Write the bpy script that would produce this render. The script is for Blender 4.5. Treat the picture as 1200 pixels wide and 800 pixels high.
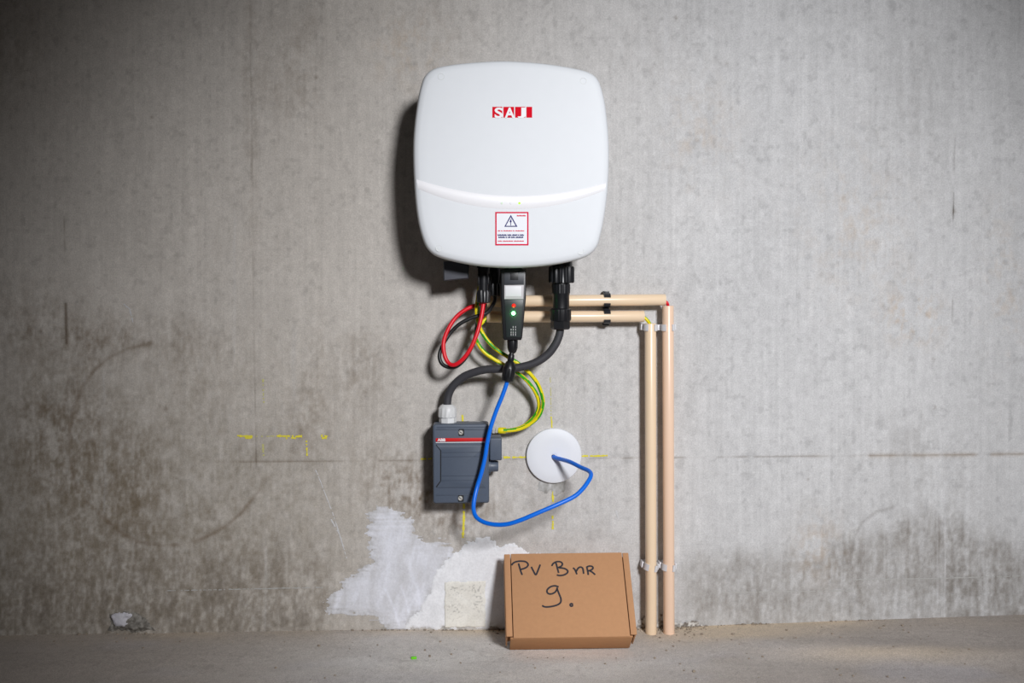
import bpy, bmesh, math, random
import numpy as np
from mathutils import Vector, Matrix
random.seed(4)
for o in list(bpy.data.objects):
    bpy.data.objects.remove(o)
S = bpy.context.scene
COL = S.collection
# ------------------------------------------------------------------ camera
D, YAW, PITCH, ROLL, HC, FPX = 1.634, math.radians(2.5), math.radians(3.3), math.radians(-0.15), 0.5776, 1167.0
cam_d = bpy.data.cameras.new('camera'); cam = bpy.data.objects.new('camera', cam_d); COL.objects.link(cam)
cam_d.sensor_width = 36.0; cam_d.lens = FPX / 1200 * 36
cam_d.clip_start = 0.05
CPOS = Vector((-D * math.tan(YAW), -D, HC))
RC = Matrix.Rotation(-YAW, 3, 'Z') @ Matrix.Rotation(math.pi / 2 - PITCH, 3, 'X') @ Matrix.Rotation(ROLL, 3, 'Z')
cam.matrix_world = Matrix.Translation(CPOS) @ RC.to_4x4()
S.camera = cam
# ------------------------------------------------------------------ light
w = bpy.data.worlds.new('world'); S.world = w; w.use_nodes = True
w.node_tree.nodes['Background'].inputs[0].default_value = (1.0, 0.93, 0.86, 1)
w.node_tree.nodes['Background'].inputs[1].default_value = 0.017
ld = bpy.data.lights.new('work_lamp', 'SPOT'); lo = bpy.data.objects.new('work_lamp', ld); COL.objects.link(lo)
lo.location = (0.71, -2.58, 1.38)
lo.rotation_euler = (Vector((0.23, 0, 0.32)) - Vector(lo.location)).to_track_quat('-Z', 'Y').to_euler()
ld.energy = 297; ld.color = (0.985, 0.985, 1.0)
ld.spot_size = math.radians(48.5); ld.spot_blend = 1.0; ld.shadow_soft_size = 0.20
S.view_settings.view_transform = 'Standard'; S.view_settings.look = 'None'
S.view_settings.exposure = 0.0; S.view_settings.gamma = 1.0; S.view_settings.use_curve_mapping = False

# ------------------------------------------------------------------ helpers
def P(px, py, d=0.0):
    """the point seen at a pixel of the photo, d metres in front of the wall"""
    r = RC @ Vector(((px - 600) / FPX, -(py - 400) / FPX, -1.0))
    t = (D - d) / r.y
    return CPOS + r * t
def ppx(d): return (D - d) / FPX          # metres per pixel at depth d
def proj(X, Y, Z):
    R = np.array(RC); q = np.stack([X - CPOS.x, Y - CPOS.y, Z - CPOS.z], -1) @ R
    return 600 + FPX * q[..., 0] / -q[..., 2], 400 - FPX * q[..., 1] / -q[..., 2]
def lin(r, g, b):
    f = lambda c: (c / 255 / 12.92) if c <= 10 else ((c / 255 + 0.055) / 1.055) ** 2.4
    return (f(r), f(g), f(b))
rng = np.random.RandomState(7)
TAB = rng.rand(16, 256, 256)
def vn(x, y, s=0):
    xi = np.floor(x).astype(int); yi = np.floor(y).astype(int)
    fx = x - xi; fy = y - yi; fx = fx * fx * (3 - 2 * fx); fy = fy * fy * (3 - 2 * fy)
    T = TAB[s % 16]; a = lambda i, j: T[(xi + i) & 255, (yi + j) & 255]
    return (a(0,0)*(1-fx) + a(1,0)*fx)*(1-fy) + (a(0,1)*(1-fx) + a(1,1)*fx)*fy
def fbm(x, y, s=0, o=4):
    v = 0; am = 0.5; tot = 0
    for i in range(o):
        v = v + am * vn(x * 2**i + 17.3*i, y * 2**i + 5.1*i, s + i); tot += am; am *= 0.5
    return v / tot * 2 - 1            # -1..1
def smooth(e0, e1, x):
    t = np.clip((x - e0) / (e1 - e0), 0, 1); return t * t * (3 - 2 * t)

ORG = {}
def tag(o, label=None, cat=None, group=None, kind=None):
    if label: o['label'] = label
    if cat: o['category'] = cat
    if group: o['group'] = group
    if kind: o['kind'] = kind
    return o
def thing(name, loc, label, cat, group=None):
    o = bpy.data.objects.new(name, None); COL.objects.link(o); o.empty_display_size = 0.03
    o.location = loc; ORG[o.name] = Vector(loc)
    return tag(o, label, cat, group)
def link(name, me, parent=None, org=None):
    o = bpy.data.objects.new(name, me); COL.objects.link(o)
    if parent is not None:
        o.parent = parent; ORG[o.name] = ORG[parent.name].copy()
    else:
        o.location = org; ORG[o.name] = Vector(org)
    return o
class MB:
    def __init__(s): s.v = []; s.f = []; s.m = []
    def add(s, vs, fs, m=0):
        n = len(s.v); s.v += [Vector(a) for a in vs]
        s.f += [tuple(i + n for i in f) for f in fs]; s.m += [m] * len(fs); return s
    def box(s, c, size, rot=None, bev=0.0, m=0, seg=2):
        bm = bmesh.new(); bmesh.ops.create_cube(bm, size=1)
        bmesh.ops.scale(bm, vec=size, verts=bm.verts)
        if bev: bmesh.ops.bevel(bm, geom=bm.edges[:], offset=bev, segments=seg, affect='EDGES', profile=0.5)
        vs = [(rot @ v.co if rot else v.co.copy()) + Vector(c) for v in bm.verts]; bm.verts.index_update()
        fs = [[v.index for v in f.verts] for f in bm.faces]; bm.free(); return s.add(vs, fs, m)
    def rings(s, rings, cap0=True, cap1=True, m=0):
        n = len(rings[0]); vs = [p for r in rings for p in r]; fs = []
        for k in range(len(rings) - 1):
            for i in range(n):
                j = (i + 1) % n; fs.append((k*n+i, k*n+j, (k+1)*n+j, (k+1)*n+i))
        if cap0: fs.append(tuple(range(n - 1, -1, -1)))
        if cap1: fs.append(tuple((len(rings)-1)*n + i for i in range(n)))
        return s.add(vs, fs, m)
    def lathe(s, axis0, axdir, prof, seg=24, rib=None, m=0, cap=True):
        """prof: (along, radius); rib: (count, depth, a0, a1)"""
        ax = Vector(axdir).normalized(); u = ax.orthogonal().normalized(); v = ax.cross(u); rs = []
        if rib: seg = rib[0] * 4
        for a, r in prof:
            ring = []
            for i in range(seg):
                t = 2 * math.pi * i / seg; rr = r
                if rib and rib[2] <= a <= rib[3] and i % 4 in (0, 1): rr = r - rib[1]
                ring.append(Vector(axis0) + ax * a + (u * math.cos(t) + v * math.sin(t)) * rr)
            rs.append(ring)
        return s.rings(rs, cap, cap, m)
    def tube(s, pts, r, seg=12, m=0, stripe=None, cap=True):
        T = [(pts[min(i+1, len(pts)-1)] - pts[max(i-1, 0)]).normalized() for i in range(len(pts))]
        u = T[0].orthogonal().normalized(); rs = []
        for i, p in enumerate(pts):
            u = (u - T[i] * u.dot(T[i])).normalized(); v = T[i].cross(u)
            rr = r[i] if isinstance(r, list) else r
            rs.append([p + (u * math.cos(2*math.pi*k/seg) + v * math.sin(2*math.pi*k/seg)) * rr for k in range(seg)])
        n0 = len(s.f); s.rings(rs, cap, cap, m)
        if stripe:
            for k in range(len(pts) - 1):
                for i in range(seg):
                    ph = (i + stripe[0] * k / len(pts) * seg + stripe[1]) % seg
                    s.m[n0 + k*seg + i] = 1 if (ph % (seg / 2)) < seg * 0.31 else 0
        return s
    def slab(s, out, d0, d1, bev=0.0, m=0, steps=3):
        """out: outline (x, z) list; from depth d0 at the back to d1 in front, front edge rounded"""
        cx = sum(p[0] for p in out) / len(out); cz = sum(p[1] for p in out) / len(out)
        ex = max(abs(p[0] - cx) for p in out); ez = max(abs(p[1] - cz) for p in out)
        R = lambda ins, d: [Vector((cx + (p[0]-cx) * (1 - ins/ex), -d, cz + (p[1]-cz) * (1 - ins/ez))) for p in out]
        rs = [R(0, d0)]
        if bev:
            for k in range(steps + 1):
                a = math.pi / 2 * k / steps; rs.append(R(bev * (1 - math.cos(a)), d1 - bev + bev * math.sin(a)))
        else: rs.append(R(0, d1))
        return s.rings(rs, True, True, m)
    def build(s, name, mats, parent=None, smooth=True, org=None, ang=35):
        if parent is None and org is None:
            org = Vector((sum(v.x for v in s.v)/len(s.v), sum(v.y for v in s.v)/len(s.v), min(v.z for v in s.v)))
        o0 = ORG[parent.name] if parent is not None else Vector(org)
        me = bpy.data.meshes.new(name)
        me.from_pydata([tuple(v - o0) for v in s.v], [], s.f)
        for mm in (mats if isinstance(mats, (list, tuple)) else [mats]): me.materials.append(mm)
        me.polygons.foreach_set('material_index', s.m)
        bm = bmesh.new(); bm.from_mesh(me); bmesh.ops.recalc_face_normals(bm, faces=bm.faces); bm.to_mesh(me); bm.free()
        if smooth:
            me.polygons.foreach_set('use_smooth', [True] * len(me.polygons)); me.set_sharp_from_angle(angle=math.radians(ang))
        return link(name, me, parent, org)
def cat(pts, n=8, closed=False):
    """Catmull-Rom through Vectors"""
    L = len(pts); out = []
    g = (lambda i: pts[i % L]) if closed else (lambda i: pts[max(0, min(L-1, i))])
    for i in range(L if closed else L - 1):
        p0, p1, p2, p3 = g(i-1), g(i), g(i+1), g(i+2)
        for k in range(n):
            t = k / n
            out.append(0.5 * ((2*p1) + (p2-p0)*t + (2*p0-5*p1+4*p2-p3)*t*t + (3*p1-p0-3*p2+p3)*t**3))
    if not closed: out.append(pts[-1].copy())
    return out
def XZ(pts, d): return [(P(x, y, d).x, P(x, y, d).z) for x, y in pts]
def rect(x0, y0, x1, y1, d, r=0.0, n=4):
    """rounded rectangle outline in wall coordinates from pixel corners"""
    a = P(x0, y1, d); b = P(x1, y0, d)
    return rrect(a.x, a.z, b.x, b.z, r, n)
def rrect(x0, z0, x1, z1, r=0.0, n=4):
    if not r: return [(x0, z0), (x1, z0), (x1, z1), (x0, z1)]
    o = []
    for cx, cz, a0 in ((x1-r, z0+r, -90), (x1-r, z1-r, 0), (x0+r, z1-r, 90), (x0+r, z0+r, 180)):
        for k in range(n + 1):
            a = math.radians(a0 + 90 * k / n); o.append((cx + r*math.cos(a), cz + r*math.sin(a)))
    return o

# ------------------------------------------------------------------ materials
def mat(name, rgb, rough=0.5, metal=0.0, var=0.06, scale=60, bump=0.0, bscale=400, emis=None, estr=0.0, spec=0.5, coat=0.0):
    m = bpy.data.materials.new(name); m.use_nodes = True; nt = m.node_tree; b = nt.nodes['Principled BSDF']
    c = lin(*rgb); tc = nt.nodes.new('ShaderNodeTexCoord')
    nz = nt.nodes.new('ShaderNodeTexNoise'); nz.inputs['Scale'].default_value = scale; nz.inputs['Detail'].default_value = 3
    nt.links.new(tc.outputs['Object'], nz.inputs['Vector'])
    mx = nt.nodes.new('ShaderNodeMix'); mx.data_type = 'RGBA'
    mx.inputs['A'].default_value = (*[x * (1 - var) for x in c], 1); mx.inputs['B'].default_value = (*[min(1, x * (1 + var)) for x in c], 1)
    nt.links.new(nz.outputs['Fac'], mx.inputs['Factor']); nt.links.new(mx.outputs['Result'], b.inputs['Base Color'])
    b.inputs['Roughness'].default_value = rough; b.inputs['Metallic'].default_value = metal
    b.inputs['Specular IOR Level'].default_value = spec; b.inputs['Coat Weight'].default_value = coat
    if emis: b.inputs['Emission Color'].default_value = (*lin(*emis), 1); b.inputs['Emission Strength'].default_value = estr
    if bump:
        n2 = nt.nodes.new('ShaderNodeTexNoise'); n2.inputs['Scale'].default_value = bscale
        nt.links.new(tc.outputs['Object'], n2.inputs['Vector'])
        bp = nt.nodes.new('ShaderNodeBump'); bp.inputs['Strength'].default_value = bump; bp.inputs['Distance'].default_value = 0.001
        nt.links.new(n2.outputs['Fac'], bp.inputs['Height']); nt.links.new(bp.outputs['Normal'], b.inputs['Normal'])
    return m
def mat_attr(name, rough=0.88, s1=430, a1=0.19, s2=95, a2=0.07, bump=0.4):
    """surface colour from the 'tint' attribute, broken up by fine noise, with fine relief"""
    m = bpy.data.materials.new(name); m.use_nodes = True; nt = m.node_tree; b = nt.nodes['Principled BSDF']
    tc = nt.nodes.new('ShaderNodeTexCoord'); at = nt.nodes.new('ShaderNodeAttribute'); at.attribute_name = 'tint'
    last = at.outputs['Color']; hs = None
    for sc, am in ((s1, a1), (s2, a2)):
        nz = nt.nodes.new('ShaderNodeTexNoise'); nz.inputs['Scale'].default_value = sc; nz.inputs['Detail'].default_value = 5
        nz.inputs['Roughness'].default_value = 0.65
        nt.links.new(tc.outputs['Object'], nz.inputs['Vector'])
        mr = nt.nodes.new('ShaderNodeMapRange'); mr.inputs['From Min'].default_value = 0.25; mr.inputs['From Max'].default_value = 0.75
        mr.inputs['To Min'].default_value = 1 - am; mr.inputs['To Max'].default_value = 1 + am
        nt.links.new(nz.outputs['Fac'], mr.inputs['Value'])
        vm = nt.nodes.new('ShaderNodeVectorMath'); vm.operation = 'SCALE'
        nt.links.new(last, vm.inputs[0]); nt.links.new(mr.outputs['Result'], vm.inputs['Scale']); last = vm.outputs['Vector']
        hs = hs or nz.outputs['Fac']
    nt.links.new(last, b.inputs['Base Color']); b.inputs['Roughness'].default_value = rough; b.inputs['Specular IOR Level'].default_value = 0.25
    bp = nt.nodes.new('ShaderNodeBump'); bp.inputs['Strength'].default_value = bump; bp.inputs['Distance'].default_value = 0.001
    nt.links.new(hs, bp.inputs['Height']); nt.links.new(bp.outputs['Normal'], b.inputs['Normal'])
    return m
M_wall = mat_attr('concrete_wall'); M_floor = mat_attr('screed_floor', 0.9, 520, 0.34, 110, 0.10, 0.7)
M_plaster = mat_attr('white_plaster', 0.9, 300, 0.09, 60, 0.05, 0.4)
M_white = mat('white_powder_coat', (233, 237, 242), 0.6, var=0.015, bump=0.05, bscale=900)
M_band = mat('pearl_strip', (250, 250, 254), 0.3, var=0.01)
M_hous = mat('grey_housing', (120, 122, 126), 0.5)
M_dark = mat('dark_grey_metal', (58, 60, 70), 0.45)
M_black = mat('black_plastic', (24, 25, 29), 0.38, bump=0.05)
M_blackr = mat('black_rubber', (60, 60, 65), 0.6, bump=0.08)
M_bcable = mat('thin_black_cable', (26, 28, 30), 0.42)
M_red = mat('red_cable', (226, 22, 40), 0.4)
M_logo = mat('red_print', (226, 18, 42), 0.8, spec=0.1)
M_wprint = mat('white_print', (240, 242, 246), 0.45)
M_sred = mat('sticker_red', (226, 24, 70), 0.8, spec=0.1)
M_swhite = mat('sticker_white', (240, 243, 250), 0.35, var=0.01)
M_sblue = mat('sticker_navy', (30, 28, 112), 0.8)
M_capw = mat('screw_plug', (222, 226, 228), 0.5)
M_blue = mat('blue_cable', (0, 114, 236), 0.38)
M_yel = mat('earth_yellow', (240, 222, 16), 0.42); M_grn = mat('earth_green', (50, 166, 20), 0.42)
M_pvc = mat('cream_conduit', (246, 220, 188), 0.3, var=0.03, scale=25)
M_pvc2 = mat('rosy_cream_conduit', (246, 213, 187), 0.32, var=0.03, scale=25)
M_clipw = mat('white_clip', (226, 226, 230), 0.45)
M_clipb = mat('black_clip', (38, 40, 46), 0.4)
M_abb = mat('slate_plastic', (81, 91, 107), 0.42, bump=0.05, bscale=700)
M_abbd = mat('slate_plastic_base', (70, 77, 90), 0.5)
M_ared = mat('strip_red', (205, 20, 24), 0.45)
M_steel = mat('screw_steel', (214, 212, 206), 0.3, metal=0.25)
M_gland = mat('light_grey_gland', (222, 223, 224), 0.45)
M_disc = mat('white_cover', (232, 235, 242), 0.5, var=0.01)
M_card = mat('kraft_board', (194, 146, 107), 0.8, var=0.07, scale=160, bump=0.12, bscale=300, spec=0.2)
M_cardb = mat('kraft_board_flap', (184, 136, 96), 0.8, var=0.06, scale=160, spec=0.2)
M_ink = mat('black_marker', (38, 36, 46), 0.6)
M_face = mat('dongle_face', (30, 40, 40), 0.4)
M_dtop = mat('dongle_top', (50, 53, 60), 0.4)
M_dlab = mat('dongle_label', (196, 192, 196), 0.5)
M_ledr = mat('red_lamp', (235, 30, 20), 0.3, emis=(255, 30, 10), estr=0.5)
M_ledg = mat('green_lamp', (60, 255, 90), 0.3, emis=(90, 255, 110), estr=40.0)
M_ledy = mat('lime_lamp', (150, 230, 40), 0.3, emis=(150, 255, 30), estr=1.0)
M_ledf = mat('faint_lamp', (226, 246, 222), 0.3)
M_chalk = mat('yellow_chalk', (226, 214, 70), 0.9, var=0.2, scale=500)
M_chalkp = mat('pale_yellow_chalk', (196, 192, 130), 0.9, var=0.15, scale=500)
M_scr = mat('white_scratch', (206, 206, 208), 0.9, var=0.1, scale=500)
M_scr2 = mat('faint_scratch', (178, 177, 174), 0.9, var=0.1, scale=500)
M_bit = mat('lime_bit', (110, 215, 20), 0.5)
M_crumb = mat('crumbs', (150, 138, 124), 0.95, var=0.5, scale=90)
M_groove = mat('groove', (26, 28, 33), 0.7)

# ------------------------------------------------------------------ wall
def gauss(X, Y, cx, cy, rx, ry): return np.exp(-((X-cx)/rx)**2 - ((Y-cy)/ry)**2)
def pdist(X, Y, pts):
    """distance in pixels to a polyline"""
    best = np.full(X.shape, 1e9)
    for (ax, ay), (bx, by) in zip(pts[:-1], pts[1:]):
        dx, dy = bx-ax, by-ay; t = np.clip(((X-ax)*dx + (Y-ay)*dy) / (dx*dx+dy*dy), 0, 1)
        best = np.minimum(best, np.hypot(X-ax-t*dx, Y-ay-t*dy))
    return best
SEAM_L = [(292, -400), (293, 60), (295, 200), (297, 330), (299, 470), (300, 545), (309, 640), (311, 760)]
SEAM_R = [(1128, -300), (1124, 70), (1118, 180), (1117, 250), (1116, 385), (1110, 530), (1104, 650), (1100, 760)]
JOINT = [(-700, 548), (250, 541), (420, 540), (790, 536), (1000, 534), (1110, 533), (1200, 532), (1900, 527)]
ARC = [(178,402),(150,408),(131,417),(111,433),(97,453),(86,480),(81,511),(83,540),(87,564),(101,588),(121,606),(141,623),(163,635),(187,639),(210,638),(232,633),(252,624),(268,613),(284,600),(304,574)]
def wall_relief(X, Y):
    """height of the wall surface (metres) above its mean plane"""
    h = 0.00025 * fbm(X/26, Y/34, 2) + 0.00012 * fbm(X/5, Y/5, 5)
    brk = smooth(-0.25, 0.25, fbm(X/40, Y/40, 9, 2))
    h = h - 0.0007 * brk * np.exp(-(pdist(X, Y, SEAM_L) / 1.3)**2) * smooth(560, 520, Y)
    h = h + 0.0004 * np.exp(-(pdist(X, Y, SEAM_R) / 2.0)**2)
    h = h - 0.0005 * smooth(-0.35, 0.2, fbm(X/22, Y/30, 11, 2)) * np.exp(-(pdist(X, Y, JOINT) / 1.2)**2) * smooth(230, 300, X)
    return h
def wall_tint(X, Y):
    c1 = np.array(lin(198, 192, 185)); c2 = np.array(lin(203, 203, 204))
    t = smooth(350, 900, X)[..., None]; c = c1 * (1-t) + c2 * t
    f = 1 + 0.06*fbm(X/90, Y/90, 0) + 0.06*fbm(X/5.0, Y/60, 3, 3) + 0.05*fbm(X/1.9, Y/140, 13, 2) + 0.07*fbm(X/9, Y/9, 4, 3)
    f = f + 0.05*fbm(X/2.6, Y/2.6, 6, 2)
    sp = smooth(0.30, 0.62, fbm(X/6.5, Y/7.5, 8, 2))
    f = f - 0.12 * sp
    f = f + 0.06 * smooth(0.3, 0.7, fbm(X/14, Y/18, 1, 3))
    c = c * np.clip(f, 0.3, 1.6)[..., None]
    fine = 0.45*fbm(X/3.0, Y/9, 7, 3) + 0.4*fbm(X/4, Y/4, 1, 3)
    streak = 0.45 + 0.55*fbm(X/6, Y/80, 10, 4) + 0.6*fbm(X/18, Y/22, 12, 5) + fine
    blot = 0.45 + 0.9*fbm(X/13, Y/13, 13, 5) + fine
    brown = np.array(lin(106, 86, 62)); grey = np.array(lin(108, 101, 93)); ochre = np.array(lin(184, 150, 104)); pale = np.array(lin(214, 214, 216))
    def mixin(c, col, a):
        a = np.clip(a, 0, 0.92)[..., None]; return c * (1-a) + col * a
    a = 0
    for cx, cy, rx, ry, am in ((45, 515, 40, 75, .75), (100, 500, 42, 105, .55), (120, 590, 60, 65, .5), (30, 380, 60, 45, .55), (60, 700, 140, 70, .5),
                               (165, 570, 30, 75, .5), (230, 450, 45, 45, .2), (120, 395, 40, 25, .4), (300, 700, 150, 55, .42), (200, 400, 60, 30, .35), (15, 60, 45, 60, .35), (330, 90, 40, 70, .3),
                               (428, 425, 34, 40, .45), (465, 565, 38, 38, .8), (515, 600, 45, 40, .6), (400, 500, 80, 60, .18), (355, 490, 22, 40, .3), (370, 425, 14, 50, .3),
                               (360, 40, 25, 90, .2), (510, 20, 60, 60, .18), (770, 60, 70, 60, .12), (560, 560, 70, 60, .12), (250, 300, 130, 130, .12), (545, 600, 30, 40, .4), (690, 630, 60, 50, .16), (740, 700, 40, 40, .3), (610, 590, 50, 50, .2)):
        a = a + am * gauss(X, Y, cx, cy, rx, ry)
    c = mixin(c, brown, 0.85*a * np.clip(streak*0.6 + blot*0.5, 0, 1.7))
    grime = smooth(520, 250, X) * smooth(330, 620, Y + 40*fbm(X/60, Y/60, 15, 3))
    c = mixin(c, np.array(lin(128, 117, 99)), grime * np.clip(0.42 + 0.3*(blot-0.45) + 0.2*fine, 0.1, 0.8))
    # damp dirty foot of the wall, right of the pipes and left of the plaster
    edge = 662 + 18*fbm(X/30, X*0, 2, 3) - 45*gauss(X, Y*0, 1100, 0, 80, 1) - 25*gauss(X, Y*0, 1010, 0, 40, 1)
    footr = smooth(edge - 22, edge + 14, Y) * smooth(770, 830, X)
    c = mixin(c, np.array(lin(124, 116, 106)), footr * np.clip(0.38 + 0.26*(streak-0.45) + 0.15*fine, 0.05, 0.7))
    footl = smooth(600, 735, Y + 30*fbm(X/25, X*0, 3, 3)) * smooth(400, 360, X)
    c = mixin(c, grey, footl * np.clip(0.35 + 0.4*(streak-0.5), 0.05, 0.7))
    a = 0
    for cx, cy, rx, ry, am in ((1105, 640, 55, 80, .40), (1060, 530, 70, 40, .22), (960, 640, 40, 45, .2), (1160, 690, 50, 50, .4), (1000, 660, 30, 50, .3), (880, 690, 60, 30, .3), (1070, 120, 50, 110, .16)):
        a = a + am * gauss(X, Y, cx, cy, rx, ry)
    c = mixin(c, grey * 1.1, a * np.clip(streak, 0, 1.5))
    a = 0.55*gauss(X, Y, 1070, 370, 30, 30) * np.clip(blot*1.4 - 0.5, 0, 1.3) + 0.3*gauss(X, Y, 1180, 330, 30, 90)*np.clip(blot-0.4, 0, 1) + 0.3*gauss(X, Y, 960, 640, 25, 35)*np.clip(blot, 0, 1) \
        + 0.25*gauss(X, Y, 820, 160, 40, 60)*np.clip(blot-0.3, 0, 1) + 0.3*gauss(X, Y, 480, 60, 40, 40)*np.clip(blot-0.2, 0, 1) + 0.25*gauss(X, Y, 1000, 260, 60, 80)*np.clip(blot-0.3, 0, 1)
    c = mixin(c, ochre, a)
    # water ring on the left, arc on the right
    c = mixin(c, brown, 0.52*np.exp(-(pdist(X, Y, ARC) / (2.6 + 1.2*fbm(X/15, Y/15, 5)))**2) * np.clip(0.7 + 0.7*fbm(X/12, Y/12, 6, 3), 0.3, 1))
    c = mixin(c, grey, 0.28*np.exp(-(pdist(X, Y, [(1047, 594), (1028, 599), (1010, 612), (1001, 630), (996, 660)]) / 2.0)**2))
    # cracks and seams
    brk = smooth(-0.3, 0.3, fbm(X/40, Y/24, 9, 2))
    dl = pdist(X, Y, SEAM_L)
    strong = gauss(X*0, Y, 0, 195, 1, 22) + gauss(X*0, Y, 0, 472, 1, 12) + gauss(X*0, Y, 0, 530, 1, 14) + 0.35
    c = mixin(c, brown*0.6, 0.7*np.exp(-(dl/1.0)**2) * strong * smooth(560, 540, Y) * (0.35 + 0.55*brk))
    c = mixin(c, brown, 0.25*np.exp(-(dl/9)**2) * smooth(420, 100, Y) * np.clip(streak, 0, 1))
    c = mixin(c, brown*0.7, 0.8*np.exp(-(pdist(X, Y, [(77, 356), (78, 402)]) / 1.6)**2) + 0.4*np.exp(-(pdist(X, Y, [(75, 225), (76, 308)]) / 1.0)**2) * brk)
    dr = pdist(X, Y, SEAM_R)
    c = mixin(c, pale, 0.12*np.exp(-((dr-1.5)/2.0)**2))
    c = mixin(c, grey*0.7, np.exp(-(dr/0.9)**2) * (0.55*gauss(X*0, Y, 0, 247, 1, 8) + 0.4*brk*smooth(400, 380, Y)*smooth(150, 180, Y)))
    jn = smooth(-0.3, 0.25, fbm(X/18, Y/40, 11, 2))
    c = mixin(c, brown*0.8, np.exp(-(pdist(X, Y, JOINT) / 1.1)**2) * (0.06 + 0.36*jn) * smooth(235, 290, X))
    c = mixin(c, ochre*0.7, 0.22*np.exp(-(pdist(X, Y, JOINT) / 3.0)**2) * jn * smooth(900, 1050, X))
    # pale runs
    for xx, y0, y1, am, wd in ((781, -200, 290, .30, 2.2), (1107, 560, 735, .55, 1.0), (1098, 600, 735, .45, 0.9), (1036, 620, 735, .4, 0.9), (1014, 600, 660, .25, 1), (122, 440, 600, .28, 1.4), (275, 250, 420, .2, 1.5), (311, 640, 740, .4, 1.2),
                               (345, 380, 560, .15, 3), (1062, 0, 140, .25, 1.2), (640, 200, 300, .1, 3), (1085, 400, 730, .15, 2), (560, 600, 640, .1, 3)):
        c = mixin(c, pale, am * np.exp(-((X - xx - 1.5*fbm(Y/60, Y*0, 7, 2)) / wd)**2) * smooth(y0-15, y0+15, Y) * smooth(y1+15, y1-15, Y) * np.clip(0.7+0.8*fbm(X/9, Y/30, 14, 2), 0, 1))
    for cx, cy, r in ((195, 478, 3.5), (428, 459, 3), (947, 561, 1.8), (1095, 477, 2.2), (1094, 421, 2), (1118, 248, 2.5), (370, 91, 2.5), (178, 137, 2), (115, 202, 1.8), (792, 21, 2.5), (524, 481, 3), (345, 527, 5), (852, 75, 2), (860, 680, 2)):
        c = mixin(c, brown*0.8, 0.5*gauss(X, Y, cx, cy, r, r*1.2) * np.clip(0.7+0.9*fbm(X/2, Y/2, 3, 2), 0, 1))
    return c
def grid_obj(name, xs, zs, fn, material, parent=None):
    """fn(U,V) -> XYZ array, RGB array, keep mask or None"""
    U, V = np.meshgrid(xs, zs); xyz, rgb, keep = fn(U, V); nz, nx = U.shape
    idx = np.arange(nz*nx).reshape(nz, nx)
    q = np.stack([idx[:-1,:-1], idx[:-1,1:], idx[1:,1:], idx[1:,:-1]], -1).reshape(-1, 4)
    co = xyz.reshape(-1, 3); rgb = rgb.reshape(-1, 3)
    if keep is not None:
        q = q[keep.reshape(-1)[q].all(1)]; used = np.unique(q); mp = np.zeros(nz*nx, int); mp[used] = np.arange(len(used))
        q = mp[q]; co = co[used]; rgb = rgb[used]
    me = bpy.data.meshes.new(name); me.vertices.add(len(co)); me.vertices.foreach_set('co', co.astype(np.float32).ravel())
    me.loops.add(q.size); me.loops.foreach_set('vertex_index', q.astype(np.int32).ravel())
    me.polygons.add(len(q)); me.polygons.foreach_set('loop_start', np.arange(0, q.size, 4, dtype=np.int32))
    me.polygons.foreach_set('use_smooth', np.ones(len(q), bool))
    me.update(calc_edges=True)
    at = me.attributes.new('tint', 'FLOAT_COLOR', 'POINT')
    at.data.foreach_set('color', np.concatenate([rgb, np.ones((len(rgb), 1))], 1).astype(np.float32).ravel())
    me.materials.append(material); me.validate()
    return link(name, me, parent, (0, 0, 0))
xs = np.concatenate([np.linspace(-2.4, -0.96, 60)[:-1], np.arange(-0.96, 0.96, 0.002), np.linspace(0.96, 2.4, 60)])
zs = np.concatenate([np.arange(-0.04, 1.14, 0.002), np.linspace(1.14, 2.4, 50)])
def fwall(U, V):
    X, Y = proj(U, U*0, V)
    return np.stack([U, -wall_relief(X, Y), V], -1), wall_tint(X, Y), None
wall = grid_obj('wall_back', xs, zs, fwall, M_wall)
tag(wall, 'bare grey concrete wall with brown stains and form seams', kind='structure')

# pieces that are on the wall for good: plaster, chalk, scratches
def patch(name, poly, thick, tintfn, wob=5.0, feather=5.0, brush=(10, 10), res=0.0012, seed=3, label=None, base=0.0006, rough=0.0003):
    a = [P(x, y) for x, y in poly]
    x0, x1 = min(p.x for p in a) - 0.015, max(p.x for p in a) + 0.015; z0, z1 = min(p.z for p in a) - 0.015, max(p.z for p in a) + 0.015
    def fn(U, V):
        X, Y = proj(U, U*0, V); ins = np.zeros(X.shape, bool)
        L = len(poly)
        for i in range(L):
            (ax, ay), (bx, by) = poly[i], poly[(i+1) % L]
            if ay == by: continue
            cr = ((ay > Y) != (by > Y)) & (X < (bx-ax) * (Y-ay) / (by-ay) + ax); ins ^= cr
        sd = pdist(X, Y, poly + [poly[0]]) * np.where(ins, 1, -1)
        s = sd + wob * fbm(X/brush[0], Y/brush[1], seed, 4)
        s = s + 0.35*wob * fbm(X/2, Y/2, seed+3, 2)
        h = base + thick * smooth(0, feather, s) + rough * fbm(X/6, Y/6, seed+5, 3)
        y = -(wall_relief(X, Y) + np.maximum(h, 0.0002))
        return np.stack([U, y, V], -1), tintfn(X, Y, s), s > 0
    o = grid_obj(name, np.arange(x0, x1, res), np.arange(z0, z1, res), fn, M_plaster, wall)
    if label: o['label'] = label
    return o
def two(ca, cb, t): return np.array(ca) * (1-t[..., None]) + np.array(cb) * t[..., None]
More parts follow.
